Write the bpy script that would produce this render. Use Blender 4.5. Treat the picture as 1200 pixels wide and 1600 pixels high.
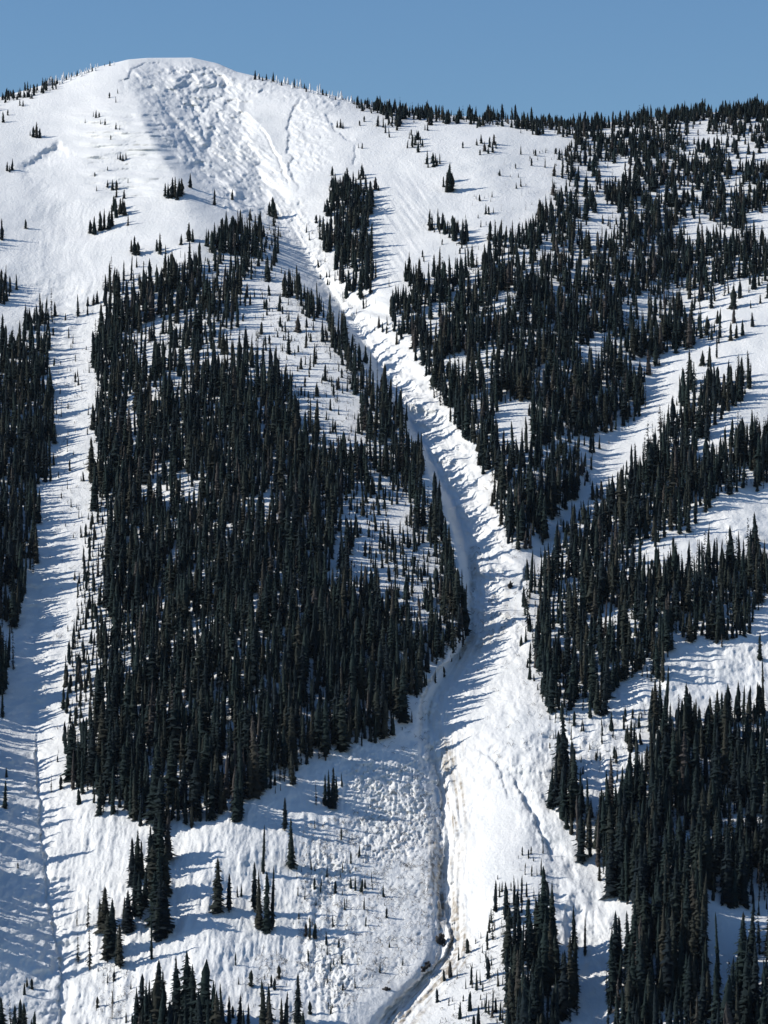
import bpy, math
import numpy as np

for o in list(bpy.data.objects):
    bpy.data.objects.remove(o)
SC = bpy.context.scene
COL = SC.collection
RNG = np.random.default_rng(7)

# ------------------------------------------------------------------ camera
F = 4800.0                      # focal length in photo pixels (1200x1600 photo)
PITCH = math.radians(1.0)
cam_d = bpy.data.cameras.new("camera")
cam_d.sensor_fit = 'VERTICAL'
cam_d.sensor_height = 24.0
cam_d.sensor_width = 18.0
cam_d.lens = 24.0 * F / 1600.0
cam_d.clip_start = 1.0
cam_d.clip_end = 60000.0
cam = bpy.data.objects.new("camera", cam_d)
cam.rotation_euler = (math.pi / 2 + PITCH, 0, 0)
COL.objects.link(cam)
SC.camera = cam

# ------------------------------------------------------------------ sky, sun, exposure
SUN_EL = math.radians(33.0)
SUN_AZ = math.radians(-94.0)    # clockwise from +Y: the sun stands to the left, a little behind the camera
to_sun = np.array([math.sin(SUN_AZ) * math.cos(SUN_EL), math.cos(SUN_AZ) * math.cos(SUN_EL), math.sin(SUN_EL)])
world = bpy.data.worlds.new("World")
SC.world = world
world.use_nodes = True
nt = world.node_tree
nt.nodes.clear()
sky = nt.nodes.new('ShaderNodeTexSky')
sky.sky_type = 'NISHITA'
sky.sun_disc = False
sky.sun_elevation = SUN_EL
sky.sun_rotation = SUN_AZ
sky.altitude = 2200.0
sky.air_density = 1.5
sky.dust_density = 0.0
sky.ozone_density = 8.2
bg = nt.nodes.new('ShaderNodeBackground')
bg.inputs['Strength'].default_value = 0.102
wo = nt.nodes.new('ShaderNodeOutputWorld')
nt.links.new(sky.outputs['Color'], bg.inputs['Color'])
nt.links.new(bg.outputs['Background'], wo.inputs['Surface'])

sun_d = bpy.data.lights.new("sun", 'SUN')
sun_d.energy = 5.0
sun_d.angle = math.radians(0.5)
sun_d.color = (1.0, 0.95, 0.87)
sun = bpy.data.objects.new("sun", sun_d)
from mathutils import Vector
sun.rotation_euler = Vector(-to_sun).to_track_quat('-Z', 'Y').to_euler()
sun.location = (-900, 1500, 900)
COL.objects.link(sun)
SC.view_settings.view_transform = 'Standard'
SC.view_settings.look = 'None'
SC.view_settings.exposure = -0.05
SC.view_settings.gamma = 1.0
SC.view_settings.use_curve_mapping = False
SC.cycles.max_bounces = 6
SC.cycles.diffuse_bounces = 3

# ------------------------------------------------------------------ helpers
_P = np.random.default_rng(3).random((256, 256)) * 2 - 1

def vnoise(x, y):
    xi = np.floor(x).astype(np.int64); yi = np.floor(y).astype(np.int64)
    fx = x - xi; fy = y - yi
    fx = fx * fx * fx * (fx * (fx * 6 - 15) + 10); fy = fy * fy * fy * (fy * (fy * 6 - 15) + 10)
    a = _P[xi & 255, yi & 255]; b = _P[(xi + 1) & 255, yi & 255]
    c = _P[xi & 255, (yi + 1) & 255]; d = _P[(xi + 1) & 255, (yi + 1) & 255]
    return (a * (1 - fx) + b * fx) * (1 - fy) + (c * (1 - fx) + d * fx) * fy

def fbm(x, y, octv=4, gain=0.5, off=0.0):
    s = 0; a = 1.0
    for k in range(octv):
        s = s + a * vnoise(x + off + 17.3 * k, y + 1.7 * off + 5.1 * k)
        x, y = (x * 1.6 + y * 1.2), (-x * 1.2 + y * 1.6)
        a *= gain
    return s

def blocks(x, y, seed=0, lev=0.7):
    """broken blocks: a level per cell, edges cut sharp"""
    xi = np.floor(x).astype(np.int64); yi = np.floor(y).astype(np.int64)
    f1 = np.full(x.shape, 9.0); f2 = np.full(x.shape, 9.0); h = np.zeros(x.shape); tx = np.zeros(x.shape); ty = np.zeros(x.shape)
    for i in (-1, 0, 1):
        for j in (-1, 0, 1):
            a = xi + i; b = yi + j
            px = a + .5 + .5 * _P[(a + seed) & 255, b & 255]; py = b + .5 + .5 * _P[a & 255, (b + seed + 91) & 255]
            d = (px - x) ** 2 + (py - y) ** 2
            hh = _P[(a * 3 + seed) & 255, (b * 7 + 13) & 255]
            near = d < f1
            f2 = np.where(near, f1, np.minimum(f2, d))
            h = np.where(near, hh, h); tx = np.where(near, x - px, tx); ty = np.where(near, y - py, ty)
            f1 = np.where(near, d, f1)
    e = np.clip((np.sqrt(f2) - np.sqrt(f1)) * 3.5, 0, 1)
    return -(e * (0.35 + lev * h)) + 0.5 * h * tx + 0.4 * (1 - abs(h)) * ty

def smooth(a, b, x):
    t = np.clip((x - a) / (b - a), 0, 1)
    return t * t * (3 - 2 * t)

def inpoly(u, v, poly):
    p = np.asarray(poly, float); r = np.zeros(np.shape(u), bool)
    x0, y0 = p[-1]
    for x1, y1 in p:
        if y0 != y1:
            c = ((y1 > v) != (y0 > v)) & (u < (x0 - x1) * (v - y1) / (y0 - y1) + x1)
            r ^= c
        x0, y0 = x1, y1
    return r

def softpoly(u, v, poly, w=14.0):
    """1 inside, fading to 0 over w outside and inside the outline"""
    p = np.asarray(poly, float)
    d = np.full(np.shape(u), 1e9)
    x0, y0 = p[-1]
    for x1, y1 in p:
        L = (x1 - x0) ** 2 + (y1 - y0) ** 2 + 1e-9
        t = np.clip(((u - x0) * (x1 - x0) + (v - y0) * (y1 - y0)) / L, 0, 1)
        d = np.minimum(d, np.hypot(u - x0 - t * (x1 - x0), v - y0 - t * (y1 - y0)))
        x0, y0 = x1, y1
    s = np.where(inpoly(u, v, poly), d, -d)
    return smooth(-w / 2, w / 2, s)

def polydist(u, v, line):
    """distance to an open line and signed side (>0 = right of travel in photo sense)"""
    p = np.asarray(line, float)
    best = np.full(np.shape(u), 1e9); side = np.zeros(np.shape(u)); ends = np.zeros(np.shape(u))
    n = len(p) - 1
    for i in range(n):
        x0, y0 = p[i]; x1, y1 = p[i + 1]
        L2 = (x1 - x0) ** 2 + (y1 - y0) ** 2
        t = ((u - x0) * (x1 - x0) + (v - y0) * (y1 - y0)) / L2
        tc = np.clip(t, 0, 1)
        d = np.hypot(u - x0 - tc * (x1 - x0), v - y0 - tc * (y1 - y0))
        m = d < best
        best = np.where(m, d, best)
        side = np.where(m, np.sign((x1 - x0) * (v - y0) - (y1 - y0) * (u - x0)), side)
        ends = np.where(m, (i + tc) / n, ends)
    return best, side, ends

# ------------------------------------------------------------------ the lie of the land
SKY_U = [-700, -300, 0, 60, 100, 150, 200, 230, 300, 340, 370, 400, 450, 520, 560, 600, 640, 700, 760, 850, 900, 950, 1000, 1100, 1200, 1500, 1900]
SKY_V = [260, 215, 152, 135, 124, 105, 93, 90.5, 90, 99, 112, 119, 131, 149, 160, 168, 173, 180, 184, 189, 193, 191, 185, 176, 170, 160, 190]

def skyline(u):
    s = np.interp(u, SKY_U, SKY_V)
    return s
VB = 1900.0

# control lines of the relief: rows give, for each valley and rib line, (u, set-back in metres)
ROWS = [80, 200, 300, 400, 500, 600, 700, 800, 900, 1000, 1100, 1200, 1300, 1400, 1500, 1600, 1900]
LINES = {
 'A': ([-150] * 17, [0, -8, -8, -10, -12, -13, -14, -16, -18, -18, -18, -18, -16, -16, -14, -14, -12]),
 'B': ([80, 95, 92, 85, 82, 78, 72, 66, 58, 52, 52, 54, 62, 72, 90, 93, 95], [2, 10, 12, 12, 12, 12, 13, 15, 18, 20, 20, 20, 20, 19, 18, 16, 12]),
 'C': ([195, 225, 290, 305, 330, 370, 390, 400, 405, 400, 390, 380, 345, 330, 320, 320, 320], [-14, -24, -16, -18, -22, -26, -28, -30, -30, -28, -25, -20, -16, -12, -12, -10, -8]),
 'D': ([240, 285, 350, 418, 514, 590, 650, 698, 724, 720, 650, 644, 672, 668, 666, 566, 460], [4, 15, 14, -8, -12, -14, -12, -10, -6, -4, 2, 4, 5, 3, 3, 2, 0]),
 'E': ([330, 375, 415, 475, 545, 607, 665, 714, 738, 732, 668, 678, 691, 690, 692, 597, 500], [26, 38, 36, 28, 25, 20, 21, 22, 21, 19, 17, 16, 15, 14, 13, 12, 10]),
 'F': ([460, 520, 545, 580, 615, 692, 757, 788, 803, 830, 800, 785, 765, 768, 785, 700, 640], [0, -2, -4, -8, -10, -12, -10, -8, -2, -1, -4, -6, -4, -4, -5, -4, -4]),
 'G': ([640, 760, 745, 800, 820, 832, 828, 817, 814, 852, 850, 818, 838, 862, 852, 832, 810], [-4, -22, -20, -18, -18, -18, -15, -10, 1, -4, -7, -6, -8, -7, -8, -8, -6]),
 'H': ([900, 905, 1000, 1090, 1058, 1022, 955, 885, 828, 872, 882, 842, 857, 884, 905, 905, 905], [2, 4, 6, 10, 13, 15, 14, 13, 9, -3, -5, -2, -2, 0, 3, 4, 4]),
 'I': ([1150, 1150, 1260, 1290, 1270, 1210, 1140, 1080, 1000, 1000, 1020, 1020, 1040, 1060, 1080, 1080, 1080], [-6, -12, -18, -22, -22, -18, -15, -16, -16, -16, -13, -14, -15, -15, -12, -12, -10]),
}
LR = [-700, 1500, 1900]
vv = np.arange(60, 1921, 2.0)
def sm1(a, s):
    k = np.exp(-0.5 * (np.arange(-60, 61) * 2.0 / s) ** 2); k /= k.sum()
    return np.convolve(np.pad(a, 60, mode='edge'), k, mode='valid')
CU, CD = {}, {}
for k, (us, ds) in LINES.items():
    CU[k] = sm1(np.interp(vv, ROWS, us), 22); CD[k] = sm1(np.interp(vv, ROWS, ds), 30)

def lineu(k, v):
    return np.interp(v, vv, CU[k])

# the grid of the surface in bearing and steepness of sight
ucols = np.concatenate([np.arange(-640, -24, 8.0), np.arange(-24, 1224.1, 1.6), np.arange(1232, 1850, 8.0)])
NR = 1080
tt = np.linspace(0, 1, NR)
tt = 0.5 * (tt + tt ** 1.15)     # rows a little closer near the crest
U = np.repeat(ucols[None, :], NR, 0)
VS = skyline(ucols)
V = VS[None, :] + (VB - VS[None, :]) * tt[:, None]

keys = list('ABCDEFGHI')
G = np.zeros_like(U)
for r in range(NR):
    # the skyline varies between columns: take each column's own row
    vr = V[r]
    cu = np.stack([np.full(vr.shape, -700.0)] + [np.interp(vr, vv, CU[k]) for k in keys] + [np.full(vr.shape, 1500.0), np.full(vr.shape, 1900.0)])
    cd = np.stack([np.full(vr.shape, 10.0)] + [np.interp(vr, vv, CD[k]) for k in keys] + [np.full(vr.shape, 5.0), np.full(vr.shape, 10.0)])
    g = np.full(vr.shape, 10.0)
    for i in range(len(cu) - 1):
        m = (ucols >= cu[i]) & (ucols < cu[i + 1])
        t = (ucols - cu[i]) / np.maximum(cu[i + 1] - cu[i], 1e-6)
        g = np.where(m, cd[i] * (1 - t) + cd[i + 1] * t, g)
    G[r] = g
def blur_u(a, s):                 # blur across, in photo px
    du = 1.6
    fine = np.arange(ucols[0], ucols[-1], du)
    k = np.exp(-0.5 * (np.arange(-int(4 * s / du), int(4 * s / du) + 1) * du / s) ** 2); k /= k.sum()
    out = np.empty_like(a)
    n = len(k) // 2
    for r in range(a.shape[0]):
        f = np.interp(fine, ucols, a[r])
        f = np.convolve(np.pad(f, n, mode='edge'), k, mode='valid')
        out[r] = np.interp(ucols, fine, f)
    return out
Gw = blur_u(G, 22)
Gn = blur_u(G, 4)
# creases of the gullies stay sharp, ribs are round
dE = np.abs(U - lineu('E', V)); dB = np.abs(U - lineu('B', V)); dH = np.abs(U - lineu('H', V))
sharp = np.maximum.reduce([np.exp(-(dE / 30) ** 2) * smooth(330, 420, V), 0.9 * np.exp(-(dB / 26) ** 2) * smooth(780, 1000, V), smooth(150, 240, U) * (1 - smooth(470, 560, U)) * (1 - smooth(300, 360, V)) * 0.8, 0.7 * np.exp(-(dH / 26) ** 2) * smooth(480, 560, V) * (1 - smooth(860, 900, V))])
G = Gw * (1 - sharp) + Gn * sharp

ang = PITCH - np.arctan((V - 800) / F)
Y0 = 1054.0 / (0.554 - np.tan(ang))
Y = Y0 + G
# rounding over of the crest
dv = V - VS[None, :]
Y += 30 * np.exp(-dv / 9.0) + 25 * np.exp(-dv / 40.0)

X0 = (U - 600) / F * Y0

# ---- knolls, benches
Y += 9.0 * fbm(X0 / 190, Y0 / 150, 3, 0.5, 3.0) + 3.0 * fbm(X0 / 55, Y0 / 60, 3, 0.5, 9.0)

# ---- fracture steps and hollows: the ground right of the line drops
JU = 2.4 * fbm(U / 9, V / 9, 3, .6, 301); JV = 2.4 * fbm(U / 9, V / 9, 3, .6, 311)
def step(line, amp, fall, w=1.6, taper=0.12, flip=1):
    global Y
    d, s, e = polydist(U + JU, V + JV, line)
    sd = d * s * flip * -1.0
    prof = smooth(0, w, sd) * np.exp(-np.maximum(sd, 0) / fall)
    prof *= smooth(0, taper, e) * smooth(0, taper, 1 - e) if taper > 0 else 1
    near = d < fall * 5
    Y = Y + np.where(near, amp * prof, 0)
step([(180, 128), (199, 121), (203, 108), (215, 101), (240, 95), (262, 96)], 4, 12, flip=-1)
step([(470, 150), (466, 160), (452, 176), (448, 190), (449, 215), (449, 240), (456, 246), (448, 254), (455, 272), (463, 288), (469, 303)], 3.6, 9, 1.6)
step([(368, 150), (372, 170), (398, 190), (418, 215), (432, 240), (446, 262), (452, 290)], -5, 7, 2.5)
step([(395, 182), (412, 212), (428, 240), (440, 268), (448, 292)], 4, 6, 2.5)
step([(345, 160), (362, 155), (378, 158), (396, 156)], 4, 7, 1.6, flip=-1)
step([(505, 175), (517, 195), (523, 205), (535, 215), (552, 224)], 4, 9, 2.0)
step([(552, 224), (553, 240), (549, 260)], 2.5, 7, 2.0)
step([(88, 214), (80, 224), (62, 238), (40, 248), (20, 254)], 16, 20, 15.0, 0.3, 1)
step([(795, 1205), (812, 1240), (830, 1275), (845, 1305), (856, 1335), (866, 1350)], 5.0, 14, 2.2, 0.2)
step([(735, 1165), (776, 1195), (785, 1225), (790, 1250)], 2.0, 14, 3)
step([(664, 1165), (672, 1185), (682, 1210), (688, 1250), (690, 1300)], 7.5, 16, 1.8)
step([(700, 1290), (693, 1330), (683, 1375), (686, 1410), (697, 1440), (705, 1465), (695, 1490), (670, 1515), (640, 1545), (600, 1580), (590, 1600)], 8.0, 16, 2.0)
step([(732, 930), (736, 960), (728, 1000), (715, 1020), (690, 1040), (668, 1065), (658, 1090), (655, 1120), (658, 1150)], 7, 14, 2.0)
step([(695, 800), (712, 835), (728, 870), (735, 900), (735, 930)], 5, 14, 2.4)
step([(820, 880), (817, 905), (808, 925)], 4, 8, 2.0)
step([(54, 1130), (55, 1200), (62, 1300), (72, 1400), (80, 1450), (93, 1500), (91, 1560), (88, 1640)], 4.5, 12, 2.0)
step([(310, 118), (332, 112), (352, 120), (360, 136)], 5, 7, 1.8, flip=-1)
step([(262, 108), (290, 112), (318, 106), (340, 104)], 4, 6, 1.8, flip=-1)
step([(330, 108), (346, 122), (350, 142), (356, 150)], 5, 7, 1.6)
step([(286, 150), (300, 172), (312, 200), (318, 225)], 6, 10, 2.5)
step([(240, 150), (262, 180), (285, 210), (300, 240), (316, 270)], 5, 12, 4.0)

# ---- surface roughness of the snow, zone by zone
def zone(poly, w=26):
    return softpoly(U, V, poly, w)
open_r = 0.5 * fbm(X0 / 16, Y0 / 18, 4, 0.55, 21) 
Y += open_r * 1.1
bowl = zone([(200, 105), (300, 95), (345, 104), (372, 130), (385, 180), (420, 240), (450, 290), (440, 330), (400, 345), (350, 330), (308, 285), (262, 230), (226, 170), (204, 125)], 26)
bx = X0 * 0.80 + Y0 * 0.60; by = -X0 * 0.60 + Y0 * 0.80
bx = X0 * 0.86 + Y0 * 0.50; by = -X0 * 0.50 + Y0 * 0.86
Y += 0.72 * bowl * (3.0 * fbm(bx / 7, by / 50, 4, 0.6, 31) + 2.6 * blocks(bx / 7, by / 17, 5) + 1.4 * blocks(bx / 3.2, by / 7, 15) + 1.0 * np.abs(fbm(X0 / 5, Y0 / 7, 3, 0.65, 37)) + 7 * smooth(-.1, .7, fbm(X0 / 26, Y0 / 44, 2, .5, 131)))
Y += bowl * 1.1 * fbm(bx / 2.6, by / 7, 2, .7, 151)
drift = zone([(120, 170), (235, 170), (275, 260), (250, 300), (180, 330), (140, 290)], 40)
Y += drift * 3.2 * fbm(X0 / 34, Y0 / 7, 3, 0.55, 141)
crag = zone([(255, 96), (340, 100), (362, 130), (355, 190), (330, 215), (290, 180), (262, 130)], 30)
Y += crag * (4.0 * np.abs(fbm(X0 / 15, Y0 / 26, 4, 0.6, 77)) + 5.0 * blocks(X0 / 16, Y0 / 26, 25))
ridge = zone([(335, 96), (450, 128), (545, 156), (540, 172), (490, 168), (430, 152), (375, 150)], 20)
Y += ridge * (2.6 * blocks(X0 / 5, Y0 / 9, 65) + 2.0 * np.abs(fbm(X0 / 7, Y0 / 12, 3, .6, 67)))
streak = zone([(60, 300), (150, 320), (170, 480), (130, 620), (90, 620), (30, 480)], 50)
Y += streak * 0.38 * (fbm((X0 + 6 * fbm(X0 / 60, Y0 / 60, 2, .5, 9)) / 4, Y0 / 34, 4, .65, 69) + .5 * fbm(X0 / 14, Y0 / 30, 3, .6, 70))
chute = zone([(570, 300), (640, 260), (690, 300), (650, 400), (610, 460), (590, 430)], 40)
Y += chute * 0.5 * fbm((X0 + .3 * Y0) / 3, Y0 / 40, 3, .6, 169)
bow2 = zone([(445, 175), (470, 150), (505, 175), (520, 210), (510, 260), (480, 280), (455, 260)], 24)
Y += bow2 * (1.0 * fbm(X0 / 5, Y0 / 7, 3, 0.6, 41) + 1.6 * blocks(bx / 4.5, by / 9, 35))
track = zone([(400, 330), (470, 310), (540, 460), (600, 520), (650, 570), (720, 650), (770, 750), (800, 870), (790, 960), (830, 990), (850, 1100), (760, 1250), (740, 1380), (745, 1480), (650, 1600), (560, 1610), (680, 1500), (660, 1300), (640, 1150), (700, 1030), (725, 920), (690, 800), (640, 680), (560, 570), (500, 460)], 30)
al = U - lineu('E', V)
chan = np.exp(-((al - 8) / 30) ** 2)
fanf = 1 - smooth(960, 1060, V) * (1 - chan)
Y += track * (1.1 * chan * fbm(al / 4.5, V / 45, 4, 0.65, 51) + fanf * (1.0 * fbm(X0 / 7, Y0 / 9, 4, 0.65, 55) + 1.0 * blocks(X0 / 4.0, Y0 / 6.5, 45)) + 0.7 * fbm(X0 / 5, Y0 / 8, 4, 0.6, 57))
bank = np.clip(smooth(0, 12, al) * (1 - smooth(70, 110, al)), 0, 1) * smooth(380, 440, V) * (1 - smooth(960, 1040, V))
Y += bank * 3.6 * fbm((X0 * 0.5 + Y0 * 0.86) / 13, (X0 * 0.86 - Y0 * 0.5) / 40, 3, 0.5, 91)
rubble = zone([(520, 1180), (600, 1160), (670, 1180), (688, 1260), (675, 1330), (690, 1420), (690, 1470), (620, 1540), (520, 1580), (470, 1540), (470, 1420), (500, 1300), (560, 1260)], 60)
rpatch = smooth(-.5, .5, fbm(X0 / 30, Y0 / 40, 2, .5, 161))
Y += 0.8 * rubble * ((.5 + 1.7 * rpatch) * np.abs(fbm(X0 / 3.0, Y0 / 5, 4, 0.75, 61)) + 1.5 * blocks(X0 / 4.2, Y0 / 6.5, 55) * (.4 + .6 * rpatch) + 0.8 * fbm((X0 + Y0 * .6) / 12, (Y0 - .6 * X0) / 18, 2, 0.5, 63))
apron = zone([(60, 1230), (200, 1270), (400, 1250), (560, 1160), (560, 1640), (60, 1640)], 60)
Y += apron * (0.8 * fbm(X0 / 3.4, Y0 / 16, 4, 0.6, 71) + 0.5 * fbm(X0 / 10, Y0 / 6, 2, 0.5, 73))
left_low = zone([(-100, 1180), (60, 1180), (90, 1500), (90, 1640), (-100, 1640)], 40)
Y += left_low * 0.9 * fbm(X0 / 6, Y0 / 8, 4, 0.6, 75)
rslope = zone([(850, 1120), (1000, 1060), (1220, 960), (1220, 1100), (1010, 1100), (1000, 1250), (860, 1290), (960, 1420), (980, 1640), (870, 1640), (860, 1380), (780, 1200)], 40)
Y += rslope * (1.1 * fbm(X0 / 5, Y0 / 14, 4, 0.6, 81) + 1.0 * fbm(X0 / 11, Y0 / 7, 2, 0.5, 83))
rop = zone([(1060, 850), (1100, 790), (1220, 740), (1220, 880), (1100, 870)], 40)
Y += rop * 1.4 * fbm((X0 + Y0 * .5) / 9, (Y0 - .5 * X0) / 14, 3, 0.5, 85)
gull = np.exp(-((U - lineu('B', V)) / 55) ** 2) * smooth(380, 500, V)
Y += gull * 1.4 * fbm(X0 / 9, Y0 / 7, 3, 0.55, 87)

def to_world(u, v, y):
    a = (u - 600) / F
    dy = math.cos(PITCH) - (800 - v) / F * -math.sin(PITCH) * -1.0
    dz = math.sin(PITCH) + (800 - v) / F * math.cos(PITCH)
    k = y / dy
    return a * k, y, dz * k

WX, WY, WZ = to_world(U, V, Y)

# the far side of the crest, so that the mountain is whole from elsewhere
back = []
for s in [6, 18, 40, 80, 150, 260, 420, 650]:
    y = WY[0] + s
    z = WZ[0] - s * s * 0.0012 - s * 0.10 - 0.4 * np.abs(fbm(WX[0] / 60, y / 60, 2, 0.5, 5)) * min(s, 60) * 0.1
    back.append((WX[0] * (y / WY[0]), y, z))
front = []
for s in [8, 30, 80, 180, 360, 620, 900, 1150]:
    y = WY[-1] - s
    z = WZ[-1] - (y * 0 + 0.42 * s - 0.00013 * s * s)
    front.append((WX[-1], y, z))
NB = len(back)
AX = np.vstack([b[0] for b in back[::-1]] + [WX] + [f[0] for f in front])
AY = np.vstack([b[1] for b in back[::-1]] + [WY] + [f[1] for f in front])
AZ = np.vstack([b[2] for b in back[::-1]] + [WZ] + [f[2] for f in front])

def mesh_from(name, verts, faces, mat, smooth_=False, parent=None, attr=None):
    me = bpy.data.meshes.new(name)
    verts = np.asarray(verts, np.float32); faces = np.asarray(faces, np.int32)
    n = faces.shape[1]
    me.vertices.add(len(verts)); me.vertices.foreach_set("co", verts.ravel())
    me.loops.add(faces.size); me.loops.foreach_set("vertex_index", faces.ravel())
    me.polygons.add(len(faces))
    me.polygons.foreach_set("loop_start", np.arange(0, faces.size, n, dtype=np.int32))
    me.polygons.foreach_set("loop_total", np.full(len(faces), n, np.int32))
    if smooth_:
        me.polygons.foreach_set("use_smooth", np.ones(len(faces), bool))
    me.update(calc_edges=True)
    if attr:
        for an, av in attr.items():
            a = me.attributes.new(an, 'FLOAT', 'POINT')
            a.data.foreach_set("value", np.asarray(av, np.float32))
    if mat is not None:
        me.materials.append(mat)
    if name is None:
        return me
    o = bpy.data.objects.new(name, me)
    COL.objects.link(o)
    if parent:
        o.parent = parent
    return o

# ------------------------------------------------------------------ materials
def new_mat(name):
    m = bpy.data.materials.new(name); m.use_nodes = True
    n = m.node_tree.nodes; l = m.node_tree.links
    return m, n, l, n['Principled BSDF']

def snow_material():
    m, n, l, b = new_mat("snow")
    tc = n.new('ShaderNodeTexCoord')
    n1 = n.new('ShaderNodeTexNoise'); n1.inputs['Scale'].default_value = 0.035; n1.inputs['Detail'].default_value = 6
    l.new(tc.outputs['Object'], n1.inputs['Vector'])
    r1 = n.new('ShaderNodeMapRange'); r1.inputs[1].default_value = .3; r1.inputs[2].default_value = .7; r1.inputs[3].default_value = 0; r1.inputs[4].default_value = 1
    l.new(n1.outputs['Fac'], r1.inputs[0])
    mx = n.new('ShaderNodeMix'); mx.data_type = 'RGBA'
    mx.inputs[6].default_value = (0.80, 0.812, 0.80, 1); mx.inputs[7].default_value = (0.87, 0.872, 0.855, 1)
    l.new(r1.outputs[0], mx.inputs[0])
    at = n.new('ShaderNodeAttribute'); at.attribute_name = 'dirt'
    n2 = n.new('ShaderNodeTexNoise'); n2.inputs['Scale'].default_value = 0.3; n2.inputs['Detail'].default_value = 5
    l.new(tc.outputs['Object'], n2.inputs['Vector'])
    r2 = n.new('ShaderNodeMapRange'); r2.inputs[1].default_value = .36; r2.inputs[2].default_value = .66; r2.inputs[3].default_value = .25; r2.inputs[4].default_value = 1.3
    l.new(n2.outputs['Fac'], r2.inputs[0])
    mu = n.new('ShaderNodeMath'); mu.operation = 'MULTIPLY'; mu.use_clamp = True
    l.new(at.outputs['Fac'], mu.inputs[0]); l.new(r2.outputs[0], mu.inputs[1])
    md = n.new('ShaderNodeMix'); md.data_type = 'RGBA'
    md.inputs[7].default_value = (0.34, 0.295, 0.235, 1)
    l.new(mx.outputs[2], md.inputs[6]); l.new(mu.outputs[0], md.inputs[0])
    l.new(md.outputs[2], b.inputs['Base Color'])
    b.inputs['Roughness'].default_value = 0.65
    b.inputs['Specular IOR Level'].default_value = 0.15
    n3 = n.new('ShaderNodeTexNoise'); n3.inputs['Scale'].default_value = 0.45; n3.inputs['Detail'].default_value = 5; n3.inputs['Roughness'].default_value = .72
    l.new(tc.outputs['Object'], n3.inputs['Vector'])
    bp = n.new('ShaderNodeBump'); bp.inputs['Strength'].default_value = 0.75; bp.inputs['Distance'].default_value = 1.1
    l.new(n3.outputs['Fac'], bp.inputs['Height']); l.new(bp.outputs['Normal'], b.inputs['Normal'])
    return m
M_SNOW = snow_material()

def crown_material(name, dark, light, per_object, rime=0.0):
    m, n, l, b = new_mat(name)
    if per_object:
        oi = n.new('ShaderNodeObjectInfo'); fac = oi.outputs['Random']
    else:
        at = n.new('ShaderNodeAttribute'); at.attribute_name = 'tint'; fac = at.outputs['Fac']
    cr = n.new('ShaderNodeValToRGB'); e = cr.color_ramp.elements
    e[0].color = dark; e[1].color = light; e[0].position = 0.0; e[1].position = 0.955
    y_ = e.new(0.965); y_.color = (0.06, 0.055, 0.052, 1)
    x = e.new(0.6); x.color = tuple((dark[i] * .5 + light[i] * .5) if i != 0 else dark[0] * .8 + light[0] * .2 for i in range(3)) + (1,)
    l.new(fac, cr.inputs[0])
    tc = n.new('ShaderNodeTexCoord')
    nz = n.new('ShaderNodeTexNoise'); nz.inputs['Scale'].default_value = 0.8; nz.inputs['Detail'].default_value = 3
    l.new(tc.outputs['Object'], nz.inputs['Vector'])
    mr = n.new('ShaderNodeMapRange'); mr.inputs[1].default_value = .3; mr.inputs[2].default_value = .7; mr.inputs[3].default_value = .6; mr.inputs[4].default_value = 1.4
    l.new(nz.outputs['Fac'], mr.inputs[0])
    vm = n.new('ShaderNodeVectorMath'); vm.operation = 'SCALE'
    l.new(cr.outputs[0], vm.inputs[0]); l.new(mr.outputs[0], vm.inputs['Scale'])
    out = vm.outputs[0]
    if rime > 0:
        nr = n.new('ShaderNodeTexNoise'); nr.inputs['Scale'].default_value = 1.3; nr.inputs['Detail'].default_value = 2
        l.new(tc.outputs['Object'], nr.inputs['Vector'])
        rr = n.new('ShaderNodeMapRange'); rr.inputs[1].default_value = .62 - rime * .35; rr.inputs[2].default_value = .68 - rime * .35
        l.new(nr.outputs['Fac'], rr.inputs[0])
        mx = n.new('ShaderNodeMix'); mx.data_type = 'RGBA'; mx.inputs[7].default_value = (.82, .84, .86, 1)
        l.new(out, mx.inputs[6]); l.new(rr.outputs[0], mx.inputs[0]); out = mx.outputs[2]
    l.new(out, b.inputs['Base Color'])
    b.inputs['Roughness'].default_value = 0.9
    b.inputs['Specular IOR Level'].default_value = 0.1
    return m
DK, LT = (0.011, 0.018, 0.023, 1), (0.036, 0.037, 0.030, 1)
M_CROWN = crown_material("fir_needles", DK, LT, True)
M_FOREST = crown_material("forest_needles", DK, LT, False)
M_RIME = crown_material("rimed_needles", DK, LT, True, 0.75)

def bark_material(name, c1, c2):
    m, n, l, b = new_mat(name)
    tc = n.new('ShaderNodeTexCoord')
    nz = n.new('ShaderNodeTexNoise'); nz.inputs['Scale'].default_value = 2.0; nz.inputs['Detail'].default_value = 4
    l.new(tc.outputs['Object'], nz.inputs['Vector'])
    cr = n.new('ShaderNodeValToRGB'); cr.color_ramp.elements[0].color = c1; cr.color_ramp.elements[1].color = c2
    l.new(nz.outputs['Fac'], cr.inputs[0]); l.new(cr.outputs[0], b.inputs['Base Color'])
    b.inputs['Roughness'].default_value = 0.9
    return m
M_BARK = bark_material("bark", (0.05, 0.04, 0.032, 1), (0.11, 0.09, 0.07, 1))
M_DEAD = bark_material("dead_wood", (0.10, 0.085, 0.07, 1), (0.20, 0.17, 0.14, 1))
M_ROCK = bark_material("wet_rock", (0.008, 0.008, 0.009, 1), (0.035, 0.032, 0.030, 1))

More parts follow.
